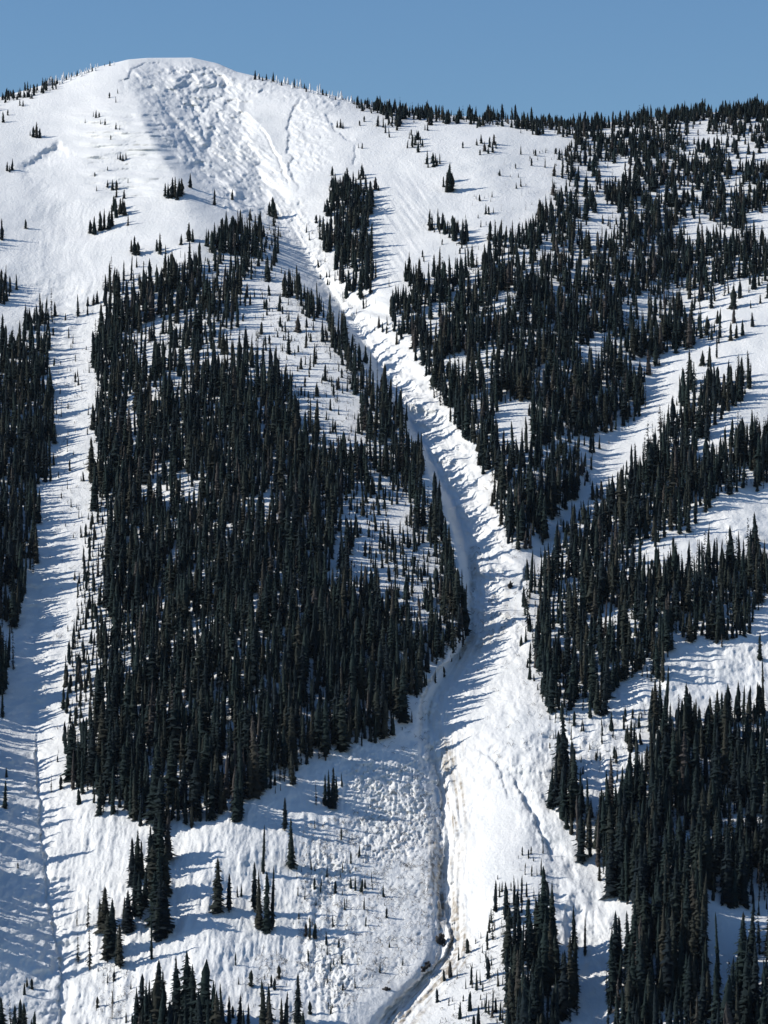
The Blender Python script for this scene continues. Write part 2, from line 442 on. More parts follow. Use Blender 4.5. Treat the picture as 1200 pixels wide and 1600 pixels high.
# ------------------------------------------------------------------ terrain object
dirt = np.zeros_like(U)
for line, wd, amt in [
    ([(704, 1170), (706, 1240), (702, 1300), (690, 1360), (692, 1410), (706, 1450), (716, 1485), (694, 1520), (656, 1560), (618, 1600), (590, 1640)], 22, .95),
    ([(738, 860), (742, 900), (740, 950), (733, 1000), (712, 1030), (690, 1050), (668, 1090), (664, 1150), (700, 1180)], 9, .5),
    ([(820, 890), (825, 930), (790, 980), (745, 1010)], 12, .4),
    ([(775, 900), (790, 925), (770, 960)], 18, .3),
    ([(720, 600), (760, 740), (790, 840)], 12, .2)]:
    d, s, e = polydist(U, V, line)
    dirt = np.maximum(dirt, amt * np.exp(-(d / wd) ** 2))
dirt += 0.10 * rubble * (fbm(X0 / 9, Y0 / 9, 3, .5, 8) > 0.25)
dirt = np.clip(dirt * (0.45 + 1.1 * fbm(al / 5, V / 60, 3, .6, 99)), 0, 1)
AD = np.vstack([np.zeros((NB, U.shape[1])), dirt, np.zeros((len(front), U.shape[1]))])
nr_, nc_ = AX.shape
idx = np.arange(nr_ * nc_).reshape(nr_, nc_)
quads = np.stack([idx[1:, :-1].ravel(), idx[1:, 1:].ravel(), idx[:-1, 1:].ravel(), idx[:-1, :-1].ravel()], 1)
terr = mesh_from("terrain", np.stack([AX.ravel(), AY.ravel(), AZ.ravel()], 1), quads, M_SNOW, True, attr={'dirt': AD.ravel()})
terr['kind'] = 'structure'
terr['label'] = 'snow covered mountainside with avalanche gullies, a scoured bowl under the summit and wide aprons'

def ground(u, v):
    """world point of the ground seen in direction (u, v)"""
    u = np.atleast_1d(np.asarray(u, float)); v = np.atleast_1d(np.asarray(v, float))
    ci = np.interp(u, ucols, np.arange(len(ucols)))
    vs = skyline(u)
    t = np.clip((v - vs) / (VB - vs), 0, 0.9999)
    ri = np.interp(t, tt, np.arange(NR))
    c0 = np.clip(ci.astype(int), 0, len(ucols) - 2); r0 = np.clip(ri.astype(int), 0, NR - 2)
    fc = ci - c0; fr = ri - r0
    out = []
    for A in (WX, WY, WZ):
        out.append((A[r0, c0] * (1 - fc) + A[r0, c0 + 1] * fc) * (1 - fr) + (A[r0 + 1, c0] * (1 - fc) + A[r0 + 1, c0 + 1] * fc) * fr)
    return np.stack(out, 1)

# ------------------------------------------------------------------ trees: prototypes of height 1
def fir_crown(seed, whorls, per, base_r=0.11, low=0.03, power=0.8, gap=0.0, core=True):
    r = np.random.default_rng(seed)
    vs, fs = [], []
    ph = r.uniform(0, 6.28)
    for i in range(whorls):
        t = (i + r.uniform(-.3, .3)) / whorls
        z = low + (1 - low) * max(t, 0) * 0.985
        R = base_r * ((1 - t) ** power * 0.95 + 0.05) * r.uniform(.72, 1.18)
        if t < 0.12: R *= 0.75 + 2 * t
        k = max(4, int(per * (0.65 + 0.45 * (1 - t))))
        ph += 0.9
        for j in range(k):
            if gap and r.random() < gap: continue
            a = ph + (j + r.uniform(-.3, .3)) * 2 * math.pi / k
            Rb = R * (r.uniform(.55, 1.15) if r.random() > .1 else r.uniform(1.15, 1.55))
            zz = z; z = max(.004, z + r.uniform(-.55, .55) * (1 - low) / whorls)
            w = Rb * r.uniform(.30, .42) + 0.004
            ca, sa = math.cos(a), math.sin(a)
            dz = -Rb * r.uniform(.25, .65)
            b0 = len(vs)
            m = 0.55 * Rb
            vs += [(0.1 * Rb * ca, 0.1 * Rb * sa, z + 0.012),
                   (m * ca - w * sa, m * sa + w * ca, z + dz * .65 - .006),
                   (Rb * ca, Rb * sa, z + dz),
                   (m * ca + w * sa, m * sa - w * ca, z + dz * .65 - .006)]
            fs += [(b0, b0 + 1, b0 + 2), (b0, b0 + 2, b0 + 3)]
            z = zz
    if core:
        lev = max(4, whorls // 3); n = 6
        b0 = len(vs)
        for i in range(lev + 1):
            t = i / lev
            R = base_r * 0.6 * ((1 - t) ** power * .97 + .03) * r.uniform(.7, 1.2)
            for j in range(n):
                a = j * 2 * math.pi / n + i * .5
                q = R * r.uniform(.6, 1.3)
                vs.append((q * math.cos(a), q * math.sin(a), low + (1 - low) * t))
        for i in range(lev):
            for j in range(n):
                a = b0 + i * n + j; b = b0 + i * n + (j + 1) % n
                fs += [(a, b, b + n), (a, b + n, a + n)]
    return np.array(vs, float), np.array(fs, int)

def taper_tube(pts, rads, n=6):
    vs, fs = [], []
    for i, (p, q) in enumerate(zip(pts, rads)):
        for j in range(n):
            a = j * 2 * math.pi / n
            vs.append((p[0] + q * math.cos(a), p[1] + q * math.sin(a), p[2]))
    for i in range(len(pts) - 1):
        for j in range(n):
            a = i * n + j; b = i * n + (j + 1) % n
            fs += [(a, b, b + n), (a, b + n, a + n)]
    return np.array(vs, float), np.array(fs, int)

NEAR = [fir_crown(100 + i, 30 + 2 * (i % 3), 9, [0.105, 0.12, 0.135, 0.11, 0.15, 0.095, 0.125, 0.165][i], [.03, .02, .05, .03, .02, .08, .03, .02][i], [0.6, .55, .7, .8, .6, .5, .65, .85][i], 0.05) for i in range(8)]
FAR = [fir_crown(200 + i, 15 + i % 4, 6, [0.13, 0.15, 0.17, 0.14, 0.19, 0.12, 0.16, 0.20][i], 0.02, [0.6, .55, .75, .85, .6, .5, .7, .8][i], 0.05) for i in range(8)]
TINY = [fir_crown(300 + i, 10, 6, [0.17, 0.22, 0.15, 0.27][i], 0.0, [.7, .6, .8, .55][i], 0.12) for i in range(4)]
SPIRE = [fir_crown(400 + i, 34, 7, 0.055, .05, 0.55, 0.12) for i in range(3)]
THIN = [fir_crown(420 + i, 24, 6, 0.085, .10, 0.6, 0.38, core=False) for i in range(3)]
TRUNK = taper_tube([(0, 0, -0.06), (0.001, 0, 0.1), (0.002, 0.001, 0.5), (0, 0, 0.97)], [0.017, 0.013, 0.008, 0.002])

# ------------------------------------------------------------------ where the trees stand (feet, in photo bearings)
HV = [150, 180, 250, 300, 400, 500, 700, 900, 1100, 1300, 1500, 1700]
HH = [12, 15, 21, 26, 34, 40, 48, 56, 65, 78, 90, 100]
ZONES = [   # name, polygon, density, height factor
 ('centre', [(175, 445), (210, 430), (250, 425), (290, 420), (330, 400), (350, 370), (370, 360), (400, 370), (430, 385), (445, 440), (488, 478), (522, 512), (555, 556), (588, 600), (614, 640), (632, 670), (658, 740), (684, 810), (704, 860), (716, 920), (724, 960), (724, 1000), (694, 1032), (655, 1065), (632, 1098), (612, 1140), (590, 1158), (560, 1162), (530, 1166), (505, 1175), (475, 1200), (465, 1225), (440, 1232), (400, 1235), (380, 1270), (350, 1275), (320, 1300), (290, 1300), (250, 1300), (205, 1280), (180, 1270), (150, 1260), (120, 1240), (105, 1190), (100, 1120), (105, 1080), (120, 1000), (130, 900), (140, 800), (155, 720), (158, 640), (148, 560), (155, 480)], 1.0, 1.0),
 ('left', [(-220, 520), (-30, 570), (15, 550), (35, 505), (60, 480), (85, 490), (70, 560), (80, 640), (80, 700), (75, 770), (60, 830), (50, 900), (40, 950), (25, 1010), (15, 1060), (0, 1080), (-220, 1150)], 0.95, 1.0),
 ('left', [(-260, 1080), (-30, 1090), (-22, 1480), (-260, 1480)], 0.45, 1.0),
 ('left', [(-50, 440), (0, 440), (25, 445), (30, 462), (0, 470), (-50, 470)], 0.6, .8),
 ('left', [(-60, 350), (4, 352), (6, 376), (-60, 380)], 0.6, .9),
 ('island', [(517, 292), (545, 275), (578, 288), (583, 302), (570, 340), (568, 380), (588, 405), (586, 452), (560, 465), (545, 470), (530, 440), (512, 400), (498, 368), (500, 350), (518, 335)], 0.95, 0.95),
 ('mid', [(628, 455), (632, 430), (660, 440), (700, 420), (740, 412), (790, 420), (830, 400), (870, 420), (900, 450), (1000, 440), (1060, 450), (1130, 450), (1180, 420), (1220, 400), (1220, 455), (1170, 480), (1130, 520), (1090, 540), (1060, 560), (1025, 580), (1005, 610), (1000, 648), (984, 672), (960, 696), (926, 730), (898, 766), (872, 808), (842, 856), (812, 866), (798, 858), (785, 830), (775, 780), (770, 750), (755, 720), (735, 690), (712, 662), (690, 628), (665, 590), (640, 558), (618, 530), (612, 500)], 0.95, 1.0),
 ('upper right', [(905, 220), (960, 205), (1000, 194), (1100, 184), (1200, 178), (1320, 175), (1320, 420), (1180, 420), (1130, 450), (900, 450), (830, 400), (790, 410), (790, 380), (850, 340), (870, 300), (855, 270), (880, 235)], 0.84, 0.92),
 ('crest', [(575, 166), (640, 174), (700, 181), (760, 187), (860, 196), (905, 203), (905, 226), (850, 206), (760, 196), (690, 190), (640, 196), (600, 186)], 0.95, 1.15),
 ('crest', [(900, 200), (950, 197), (1000, 187), (1100, 177), (1230, 169), (1230, 186), (1100, 192), (1000, 200), (950, 208), (905, 215)], 1.0, 1.35),
 ('crest', [(-60, 168), (0, 154), (60, 137), (64, 146), (0, 170), (-60, 185)], 0.5, .8),
 ('chain', [(628, 186), (655, 190), (665, 240), (698, 262), (690, 276), (655, 262), (640, 232)], 0.6, .85),
 ('chain', [(586, 200), (600, 196), (614, 205), (608, 217), (590, 212)], 0.9, .9),
 ('chain', [(662, 352), (680, 350), (705, 352), (735, 368), (735, 385), (715, 380), (690, 362), (668, 364)], 0.95, 1.0),
 ('chain', [(754, 368), (790, 362), (802, 380), (800, 400), (765, 398)], 0.75, .95),
 ('rib', [(838, 915), (845, 880), (866, 848), (890, 818), (926, 786), (968, 750), (998, 718), (1018, 694), (1050, 655), (1062, 620), (1090, 602), (1120, 592), (1160, 585), (1182, 590), (1155, 625), (1120, 665), (1105, 690), (1130, 695), (1160, 680), (1200, 670), (1260, 670), (1260, 745), (1190, 760), (1130, 770), (1095, 810), (1060, 835), (1000, 855), (985, 895)], 0.98, 1.0),
 ('rib', [(838, 905), (990, 895), (1010, 900), (1050, 905), (1090, 885), (1120, 880), (1150, 885), (1200, 885), (1260, 885), (1260, 935), (1190, 935), (1178, 985), (1150, 1003), (1110, 998), (1085, 1003), (1060, 998), (1045, 1015), (1030, 1060), (1000, 1062), (960, 1075), (940, 1100), (930, 1125), (900, 1105), (870, 1125), (855, 1105), (845, 1080), (835, 1040)], 0.98, 1.0),
 ('lower right', [(860, 1275), (862, 1230), (872, 1205), (900, 1210), (915, 1275), (960, 1275), (985, 1240), (1010, 1190), (1015, 1130), (1030, 1110), (1045, 1145), (1110, 1140), (1150, 1120), (1320, 1110), (1320, 1420), (1150, 1425), (1100, 1425), (1096, 1480), (1106, 1560), (1150, 1570), (1160, 1500), (1175, 1470), (1320, 1470), (1320, 1800), (960, 1800), (957, 1560), (960, 1500), (970, 1480), (985, 1480), (1010, 1510), (1020, 1440), (985, 1418), (965, 1410), (940, 1375), (925, 1345), (900, 1325), (885, 1300)], 1.0, 1.0),
 ('grove', [(790, 1490), (835, 1480), (862, 1485), (868, 1520), (890, 1560), (893, 1588), (880, 1600), (872, 1760), (800, 1760), (792, 1600)], 1.0, 1.0),
 ('grove', [(762, 1450), (790, 1405), (815, 1400), (812, 1470), (788, 1500), (768, 1480)], 0.5, 0.45),
 ('bottom', [(208, 1625), (250, 1610), (340, 1610), (340, 1700), (208, 1700)], 0.85, 0.95),
 ('bottom', [(345, 1640), (480, 1640), (480, 1690), (345, 1690)], 0.5, 0.95),
 ('bottom', [(-60, 1610), (52, 1612), (48, 1680), (-60, 1680)], 0.6, 0.65),
]
THIN_OUT = [   # polygon, factor, height factor
 ([(195, 425), (340, 400), (440, 400), (450, 440), (400, 560), (195, 570)], .78, .92),
 ([(380, 435), (440, 448), (482, 490), (530, 565), (572, 640), (570, 720), (510, 725), (465, 630), (415, 580), (380, 520)], .05, .6),
 ([(540, 780), (620, 750), (650, 800), (684, 885), (694, 960), (690, 1000), (650, 990), (590, 950), (545, 900), (535, 830)], .40, .5),
 ([(95, 800), (172, 800), (165, 1000), (150, 1200), (95, 1200)], .85, .48),
 ([(195, 625), (222, 625), (222, 665), (195, 665)], .0, 1), ([(225, 740), (320, 740), (320, 800), (225, 800)], .45, .9),
 ([(514, 850), (534, 840), (538, 940), (524, 940)], .08, .6), ([(550, 880), (566, 880), (566, 960), (552, 950)], .1, .6),
 ([(405, 770), (432, 790), (430, 830), (408, 815)], .1, .6), ([(265, 585), (305, 580), (305, 625), (265, 625)], .25, 1),
 ([(365, 430), (395, 430), (400, 560), (370, 560)], .6, 1),
 ([(772, 645), (800, 630), (832, 655), (840, 690), (800, 705), (775, 700)], 0, 1),
 ([(750, 550), (766, 550), (768, 610), (750, 610)], .05, 1),
 ([(840, 868), (868, 842), (925, 775), (1010, 690), (1032, 704), (945, 800), (885, 868), (848, 912)], .75, .55), ([(890, 690), (990, 655), (990, 715), (925, 770), (900, 745)], .14, .65), ([(700, 560), (722, 560), (722, 600), (700, 600)], .1, .8), ([(640, 500), (700, 470), (720, 500), (680, 540)], .8, 1),
 ([(860, 430), (1200, 430), (1100, 545), (1000, 600), (880, 560)], .72, 1),
 ([(905, 192), (985, 192), (978, 212), (905, 212)], .3, 1), ([(1070, 200), (1115, 200), (1120, 232), (1078, 228)], .05, 1),
 ([(1140, 225), (1215, 225), (1215, 262), (1135, 262)], .25, 1), ([(1130, 280), (1215, 280), (1215, 305), (1125, 305)], .2, 1),
 ([(935, 250), (978, 252), (978, 282), (932, 280)], .1, 1), ([(925, 305), (962, 300), (970, 345), (945, 390), (925, 380)], .15, 1),
 ([(1035, 350), (1135, 345), (1120, 380), (1040, 378)], .12, 1), ([(1160, 330), (1240, 325), (1240, 405), (1158, 372)], .03, 1),
 ([(855, 285), (940, 285), (925, 305), (855, 305)], .35, 1), ([(830, 210), (895, 210), (880, 300), (870, 335), (830, 330)], .4, .9),
 ([(800, 380), (900, 400), (900, 450), (820, 430)], .6, 1), ([(1080, 470), (1200, 430), (1200, 460), (1130, 520), (1080, 540)], .5, 1),
 ([(905, 960), (985, 955), (985, 990), (910, 990)], .15, 1), ([(862, 995), (918, 992), (918, 1018), (868, 1018)], .08, 1),
 ([(870, 700), (900, 690), (900, 760), (870, 780)], .5, 1), ([(1105, 690), (1130, 660), (1200, 650), (1200, 690)], .3, 1),
 ([(1130, 1130), (1320, 1130), (1320, 1310), (1130, 1300)], .62, .9), ([(1175, 1500), (1320, 1500), (1320, 1600), (1180, 1580)], .3, 1),
 ([(1108, 1500), (1155, 1500), (1155, 1580), (1108, 1590)], .0, 1),
]

def zone_field(u, v):
    dens = np.zeros(u.shape); hf = np.ones(u.shape); zi = np.full(u.shape, -1)
    for i, (nm, poly, d, h) in enumerate(ZONES):
        m = inpoly(u, v, poly)
        dens = np.where(m, d, dens); hf = np.where(m, h, hf); zi = np.where(m, i, zi)
    for poly, f, h in THIN_OUT:
        m = inpoly(u, v, poly)
        dens = np.where(m, dens * f, dens); hf = np.where(m, hf * h, hf)
    return dens, hf, zi

def scatter(N, bounds, rx, ry, dens_fn, seed):
    """random feet, none closer than the ellipse (rx, ry) which grows down the photo"""
    r = np.random.default_rng(seed)
    u = r.uniform(bounds[0], bounds[2], N); v = r.uniform(bounds[1], bounds[3], N)
    d, hf, zi = dens_fn(u, v)
    keep = r.random(N) < d
    u, v, hf, zi = u[keep], v[keep], hf[keep], zi[keep]
    grid = {}; out = []
    for i in range(len(u)):
        s = np.interp(v[i], HV, HH) / 50.0
        ax, ay = rx * s, ry * s
        cx, cy = int(u[i] // 16), int(v[i] // 16)
        ok = True
        for gx in (cx - 1, cx, cx + 1):
            for gy in (cy - 1, cy, cy + 1):
                for (a, b) in grid.get((gx, gy), ()):
                    if ((a - u[i]) / ax) ** 2 + ((b - v[i]) / ay) ** 2 < 1: ok = False; break
                if not ok: break
            if not ok: break
        if ok:
            grid.setdefault((cx, cy), []).append((u[i], v[i])); out.append(i)
    out = np.array(out)
    return u[out], v[out], hf[out], zi[out]

def dens_forest(u, v):
    d, h, z = zone_field(u + 11 * fbm(u / 22, v / 22, 3, .6, 201), v + 10 * fbm(u / 22, v / 20, 3, .6, 211))
    n = fbm(u / 34, v / 26, 3, .6, 12)
    ur_ = smooth(820, 900, u) * (1 - smooth(430, 480, v))
    n4 = fbm(u / 90, v / 60, 2, .6, 19); n5 = fbm(u / 11, v / 8, 2, .6, 29)
    gap = smooth(-0.75, -0.05, n + .5 * n4 + .95 * n5 + .26)
    thin = np.where(d < 0.85, smooth(-.5 , .35 - .35 * ur_, n + .45 * ur_ + fbm(u / 14, v / 12, 2, .5, 4) * (.5 + .5 * ur_)), gap)
    return d ** 1.5 * (0.05 + 0.95 * thin) * .95, h, z
fu, fv, fh, fz = scatter(260000, (-260, 150, 1320, 1800), 4.9, 7.6, dens_forest, 11)
r2 = np.random.default_rng(5)
hpx = np.interp(fv, HV, HH) * fh * np.clip(r2.normal(0.87, .27, len(fu)), .33, 1.45)
cu_ = []
for a_, b_, n_, lo_, hi_ in [(555, 640, 70, 9, 17), (640, 905, 190, 9, 17), (895, 1230, 300, 11, 22), (-30, 90, 70, 8, 16), (840, 930, 60, 9, 18)]:
    for _ in range(n_):
        q_ = r2.uniform(a_, b_); cu_.append((q_, float(skyline(q_)) + r2.uniform(.4, 13) ** 1.0, r2.uniform(lo_, hi_)))
cu_ = np.array(cu_)
fu = np.concatenate([fu, cu_[:, 0]]); fv = np.concatenate([fv, cu_[:, 1]]); fz = np.concatenate([fz, np.full(len(cu_), -1)])
hpx = np.concatenate([hpx, cu_[:, 2]])
small = r2.random(len(fu)) < 0.14
hpx[small] *= 0.5
print("forest feet", len(fu))

# trees one can single out, drawn from the photo: u, foot v, height px, kind
SOLO = [
 (340, 1424, 86, 'fir'), (358, 1425, 62, 'fir'), (371, 1401, 19, 'young'), (377, 1400, 20, 'young'), (398, 1425, 80, 'fir'),
 (411, 1365, 78, 'spire'), (405, 1450, 92, 'fir'), (417, 1456, 96, 'fir'), (425, 1453, 102, 'spire'), (445, 1298, 54, 'fir'), (455, 1357, 80, 'fir'),
 (484, 1468, 38, 'fir'), (492, 1466, 26, 'young'), (478, 1462, 22, 'young'), (494, 1258, 40, 'thin'), (508, 1258, 50, 'fir'), (514, 1261, 60, 'fir'), (521, 1263, 66, 'fir'), (526, 1250, 40, 'fir'), (534, 1228, 22, 'young'),
 (120, 1447, 30, 'thin'), (137, 1450, 56, 'thin'), (140, 1515, 76, 'thin'), (122, 1503, 48, 'thin'), (156, 1449, 46, 'fir'), (163, 1452, 68, 'fir'), (175, 1492, 90, 'fir'), (168, 1498, 74, 'fir'), (188, 1513, 72, 'fir'), (182, 1508, 58, 'fir'), (194, 1452, 52, 'fir'), (200, 1454, 66, 'fir'), (237, 1499, 70, 'spire'),
 (207, 1385, 78, 'fir'), (214, 1375, 80, 'fir'), (222, 1372, 60, 'fir'), (211, 1430, 84, 'fir'), (220, 1436, 74, 'fir'), (226, 1415, 60, 'fir'),
 (236, 1368, 80, 'fir'), (244, 1350, 78, 'fir'), (252, 1356, 84, 'fir'), (262, 1344, 72, 'fir'), (240, 1402, 84, 'fir'), (250, 1408, 86, 'fir'), (258, 1396, 78, 'fir'), (243, 1444, 84, 'fir'), (252, 1462, 92, 'fir'), (258, 1454, 80, 'fir'), (246, 1470, 74, 'fir'),
 (155, 1272, 44, 'fir'), (123, 1256, 26, 'young'), (80, 1238, 30, 'thin'), (95, 1232, 22, 'young'), (369, 1284, 84, 'fir'), (375, 1280, 78, 'fir'),
 (8, 1262, 44, 'fir'), (10, 1214, 16, 'young'), (4, 1120, 46, 'fir'), (28, 1356, 10, 'young'), (38, 1554, 20, 'young'), (42, 1541, 16, 'young'), (50, 1545, 18, 'young'),
 (22, 1628, 60, 'fir'), (38, 1632, 66, 'fir'), (3, 1618, 62, 'fir'), (52, 1640, 62, 'fir'),
 (292, 1600, 116, 'fir'), (300, 1610, 104, 'fir'), (275, 1606, 114, 'fir'), (322, 1612, 100, 'fir'), (332, 1622, 92, 'fir'), (246, 1602, 104, 'fir'), (254, 1610, 96, 'fir'), (222, 1606, 86, 'fir'), (232, 1618, 88, 'fir'), (214, 1614, 74, 'fir'), (310, 1640, 78, 'fir'), (465, 1598, 78, 'fir'), (374, 1612, 60, 'fir'), (358, 1620, 66, 'fir'), (412, 1604, 62, 'fir'), (420, 1612, 70, 'fir'), (440, 1608, 50, 'fir'), (388, 1622, 56, 'fir'), (446, 1620, 56, 'fir'),
 (436, 1528, 22, 'young'), (392, 1540, 26, 'young'), (373, 1538, 14, 'young'), (484, 1584, 22, 'young'), (517, 1584, 20, 'young'),
 (175, 1592, 62, 'snag'), (176, 1566, 20, 'young'), (168, 1536, 18, 'young'), (178, 1532, 16, 'young'), (197, 1597, 18, 'young'),
 (897, 1484, 72, 'fir'), (914, 1494, 64, 'spire'), (852, 1500, 148, 'fir'), (862, 1492, 116, 'fir'), (840, 1496, 98, 'fir'), (826, 1490, 90, 'fir'), (804, 1494, 80, 'fir'), (948, 1552, 42, 'thin'),
 (968, 1498, 68, 'fir'), (982, 1508, 86, 'fir'), (964, 1520, 90, 'spire'), (1123, 1545, 122, 'spire'), (1005, 1512, 60, 'fir'),
 (1180, 851, 36, 'pine'), (1187, 1031, 44, 'fir'), (955, 1142, 32, 'fir'), (985, 1172, 50, 'fir'), (992, 1165, 38, 'fir'), (980, 1160, 30, 'fir'), (897, 1133, 24, 'young'), (825, 986, 84, 'thin'), (820, 962, 50, 'thin'), (833, 1010, 44, 'thin'), (828, 1036, 34, 'fir'), (822, 1002, 24, 'young'), (814, 1008, 18, 'young'),
 (954, 1196, 18, 'young'), (941, 1162, 14, 'young'), (985, 1230, 60, 'fir'), (972, 1236, 40, 'fir'), (1000, 1232, 54, 'fir'), (878, 1232, 76, 'fir'), (868, 1222, 40, 'fir'), (890, 1236, 62, 'fir'),
 (451, 553, 38, 'fir'), (492, 568, 34, 'fir'), (465, 518, 30, 'fir'), (508, 595, 28, 'fir'), (200, 352, 20, 'young'),
 (210, 397, 30, 'fir'), (205, 393, 20, 'fir'), (216, 398, 22, 'fir'), (295, 376, 30, 'fir'), (301, 378, 22, 'fir'), (283, 382, 18, 'fir'), (250, 396, 34, 'fir'), (245, 392, 20, 'fir'),
 (353, 358, 30, 'fir'), (347, 355, 16, 'young'), (335, 320, 26, 'fir'), (363, 312, 18, 'fir'), (297, 293, 24, 'fir'), (391, 344, 20, 'fir'), (427, 338, 32, 'fir'), (421, 336, 22, 'fir'), (431, 341, 20, 'fir'), (406, 352, 24, 'fir'), (383, 378, 34, 'fir'),
 (269, 308, 32, 'fir'), (274, 310, 36, 'fir'), (263, 309, 24, 'fir'), (280, 307, 30, 'fir'), (284, 303, 26, 'fir'), (258, 306, 22, 'fir'), (277, 312, 20, 'fir'),
 (147, 366, 30, 'fir'), (141, 364, 22, 'fir'), (157, 360, 32, 'fir'), (163, 358, 34, 'fir'), (170, 358, 30, 'fir'), (175, 354, 36, 'fir'), (181, 340, 34, 'fir'), (178, 330, 26, 'fir'), (188, 334, 26, 'fir'), (195, 336, 24, 'fir'), (192, 326, 20, 'fir'), (182, 308, 18, 'fir'), (194, 310, 16, 'fir'), (176, 297, 18, 'fir'), (168, 292, 12, 'fir'), (182, 296, 16, 'fir'), (200, 286, 9, 'young'),
 (188, 250, 14, 'fir'), (192, 251, 12, 'fir'), (197, 249, 12, 'fir'), (184, 248, 9, 'young'), (150, 184, 14, 'fir'), (146, 182, 9, 'young'), (155, 183, 10, 'fir'), (157, 194, 9, 'young'), (164, 195, 11, 'fir'), (181, 202, 12, 'fir'), (187, 203, 9, 'young'), (171, 153, 10, 'young'), (181, 160, 11, 'young'), (184, 146, 9, 'young'), (173, 218, 8, 'young'), (133, 192, 8, 'young'), (168, 266, 7, 'young'), (148, 275, 7, 'young'), (151, 298, 9, 'young'),
 (31, 165, 12, 'fir'), (36, 166, 11, 'fir'), (52, 214, 18, 'fir'), (57, 215, 26, 'fir'), (62, 215, 16, 'fir'), (47, 212, 10, 'young'), (11, 267, 16, 'fir'), (19, 266, 20, 'fir'), (15, 269, 12, 'fir'), (5, 191, 18, 'fir'), (12, 180, 10, 'young'), (3, 374, 34, 'fir'), (40, 357, 16, 'fir'), (8, 452, 28, 'fir'), (16, 456, 26, 'fir'),
 (527, 199, 12, 'fir'), (532, 200, 16, 'fir'), (536, 201, 12, 'fir'), (562, 196, 9, 'young'), (569, 190, 10, 'young'), (560, 231, 9, 'young'), (566, 232, 10, 'young'),
 (723, 231, 11, 'young'), (745, 227, 12, 'fir'), (752, 224, 16, 'fir'), (772, 226, 18, 'fir'), (765, 230, 18, 'fir'), (757, 236, 16, 'fir'), (763, 240, 14, 'fir'), (770, 238, 16, 'fir'), (750, 242, 10, 'young'), (775, 232, 12, 'fir'), (814, 208, 9, 'young'), (1119, 178, 12, 'fir'),
 (668, 204, 14, 'fir'), (664, 203, 10, 'fir'), (698, 300, 34, 'fir'), (703, 300, 48, 'fir'), (706, 298, 30, 'fir'), (693, 292, 18, 'fir'), (702, 284, 28, 'fir'),
 (519, 274, 16, 'fir'), (518, 292, 18, 'fir'), (494, 348, 14, 'young'), (500, 354, 20, 'fir'), (505, 364, 28, 'fir'), (608, 448, 18, 'thin'), (592, 512, 20, 'fir'), (598, 518, 16, 'fir'), (604, 520, 12, 'young'), (541, 466, 34, 'fir'), (564, 452, 30, 'fir'),
 (122, 494, 36, 'fir'), (63, 492, 36, 'fir'), (75, 500, 20, 'fir'), (86, 494, 24, 'fir'), (137, 478, 16, 'fir'), (146, 476, 18, 'fir'), (152, 474, 22, 'fir'), (102, 500, 12, 'young'), (83, 524, 14, 'young'),
 (1121, 505, 22, 'fir'), (1108, 512, 16, 'fir'), (1165, 512, 0, 'skip'), (1176, 510, 24, 'fir'), (1150, 528, 26, 'fir'), (1142, 532, 30, 'fir'), (1160, 524, 26, 'fir'), (1120, 560, 50, 'spire'), (1108, 572, 34, 'fir'), (1098, 570, 24, 'fir'), (1084, 585, 22, 'young'), (1188, 474, 16, 'fir'), (1215, 640, 60, 'fir'),
]
SOLO = [s for s in SOLO if s[3] != 'skip']

# clear room for the singled-out trees
for (u, v, h, k) in SOLO:
    m = (np.abs(fu - u) < 5) & (np.abs(fv - v) < 6)
    hpx[m] = 0
keep = hpx > 4
fu, fv, hpx, fz = fu[keep], fv[keep], hpx[keep], fz[keep]

# the largest in view become trees of their own
inview = (fu > -8) & (fu < 1208) & (fv - hpx < 1600)
vis = np.where(inview, np.minimum(hpx, 1600 - (fv - hpx)), 0) * np.where(fv > 1590, .8, 1.0)
order = np.argsort(-vis)
N_IND = 300 - sum(1 for s_ in SOLO if s_[3] in ('fir', 'spire', 'thin') and s_[2] >= 33)
print('individual', N_IND)
ind = order[:N_IND]
rest = np.ones(len(fu), bool); rest[ind] = False
ind = ind[np.argsort(-fv[ind])]

def px_to_m(p, hp):
    return hp * p[:, 1] / F

# ------------------------------------------------------------------ prototypes as meshes (shared)
def mk_mesh(name, vf, mat, tint=None):
    o = mesh_from(name, vf[0], vf[1], mat)
    me = o.data
    bpy.data.objects.remove(o)
    return me
CROWN_NEAR = [mk_mesh("crown", c, M_CROWN) for c in NEAR]
CROWN_FAR = [mk_mesh("crown", c, M_CROWN) for c in FAR]
CROWN_TINY = [mk_mesh("crown", c, M_CROWN) for c in TINY]
CROWN_SPIRE = [mk_mesh("crown", c, M_CROWN) for c in SPIRE]
CROWN_THIN = [mk_mesh("crown", c, M_CROWN) for c in THIN]
CROWN_RIME = [mk_mesh("crown", fir_crown(500 + i, 12, 7, [.24, .2, .28, .18][i], 0, .6, .0), M_RIME) for i in range(4)]
PINE = mk_mesh("crown", fir_crown(600, 14, 9, .26, .25, .45, .15), M_CROWN)
TRUNK_ME = mk_mesh("trunk", TRUNK, M_BARK)
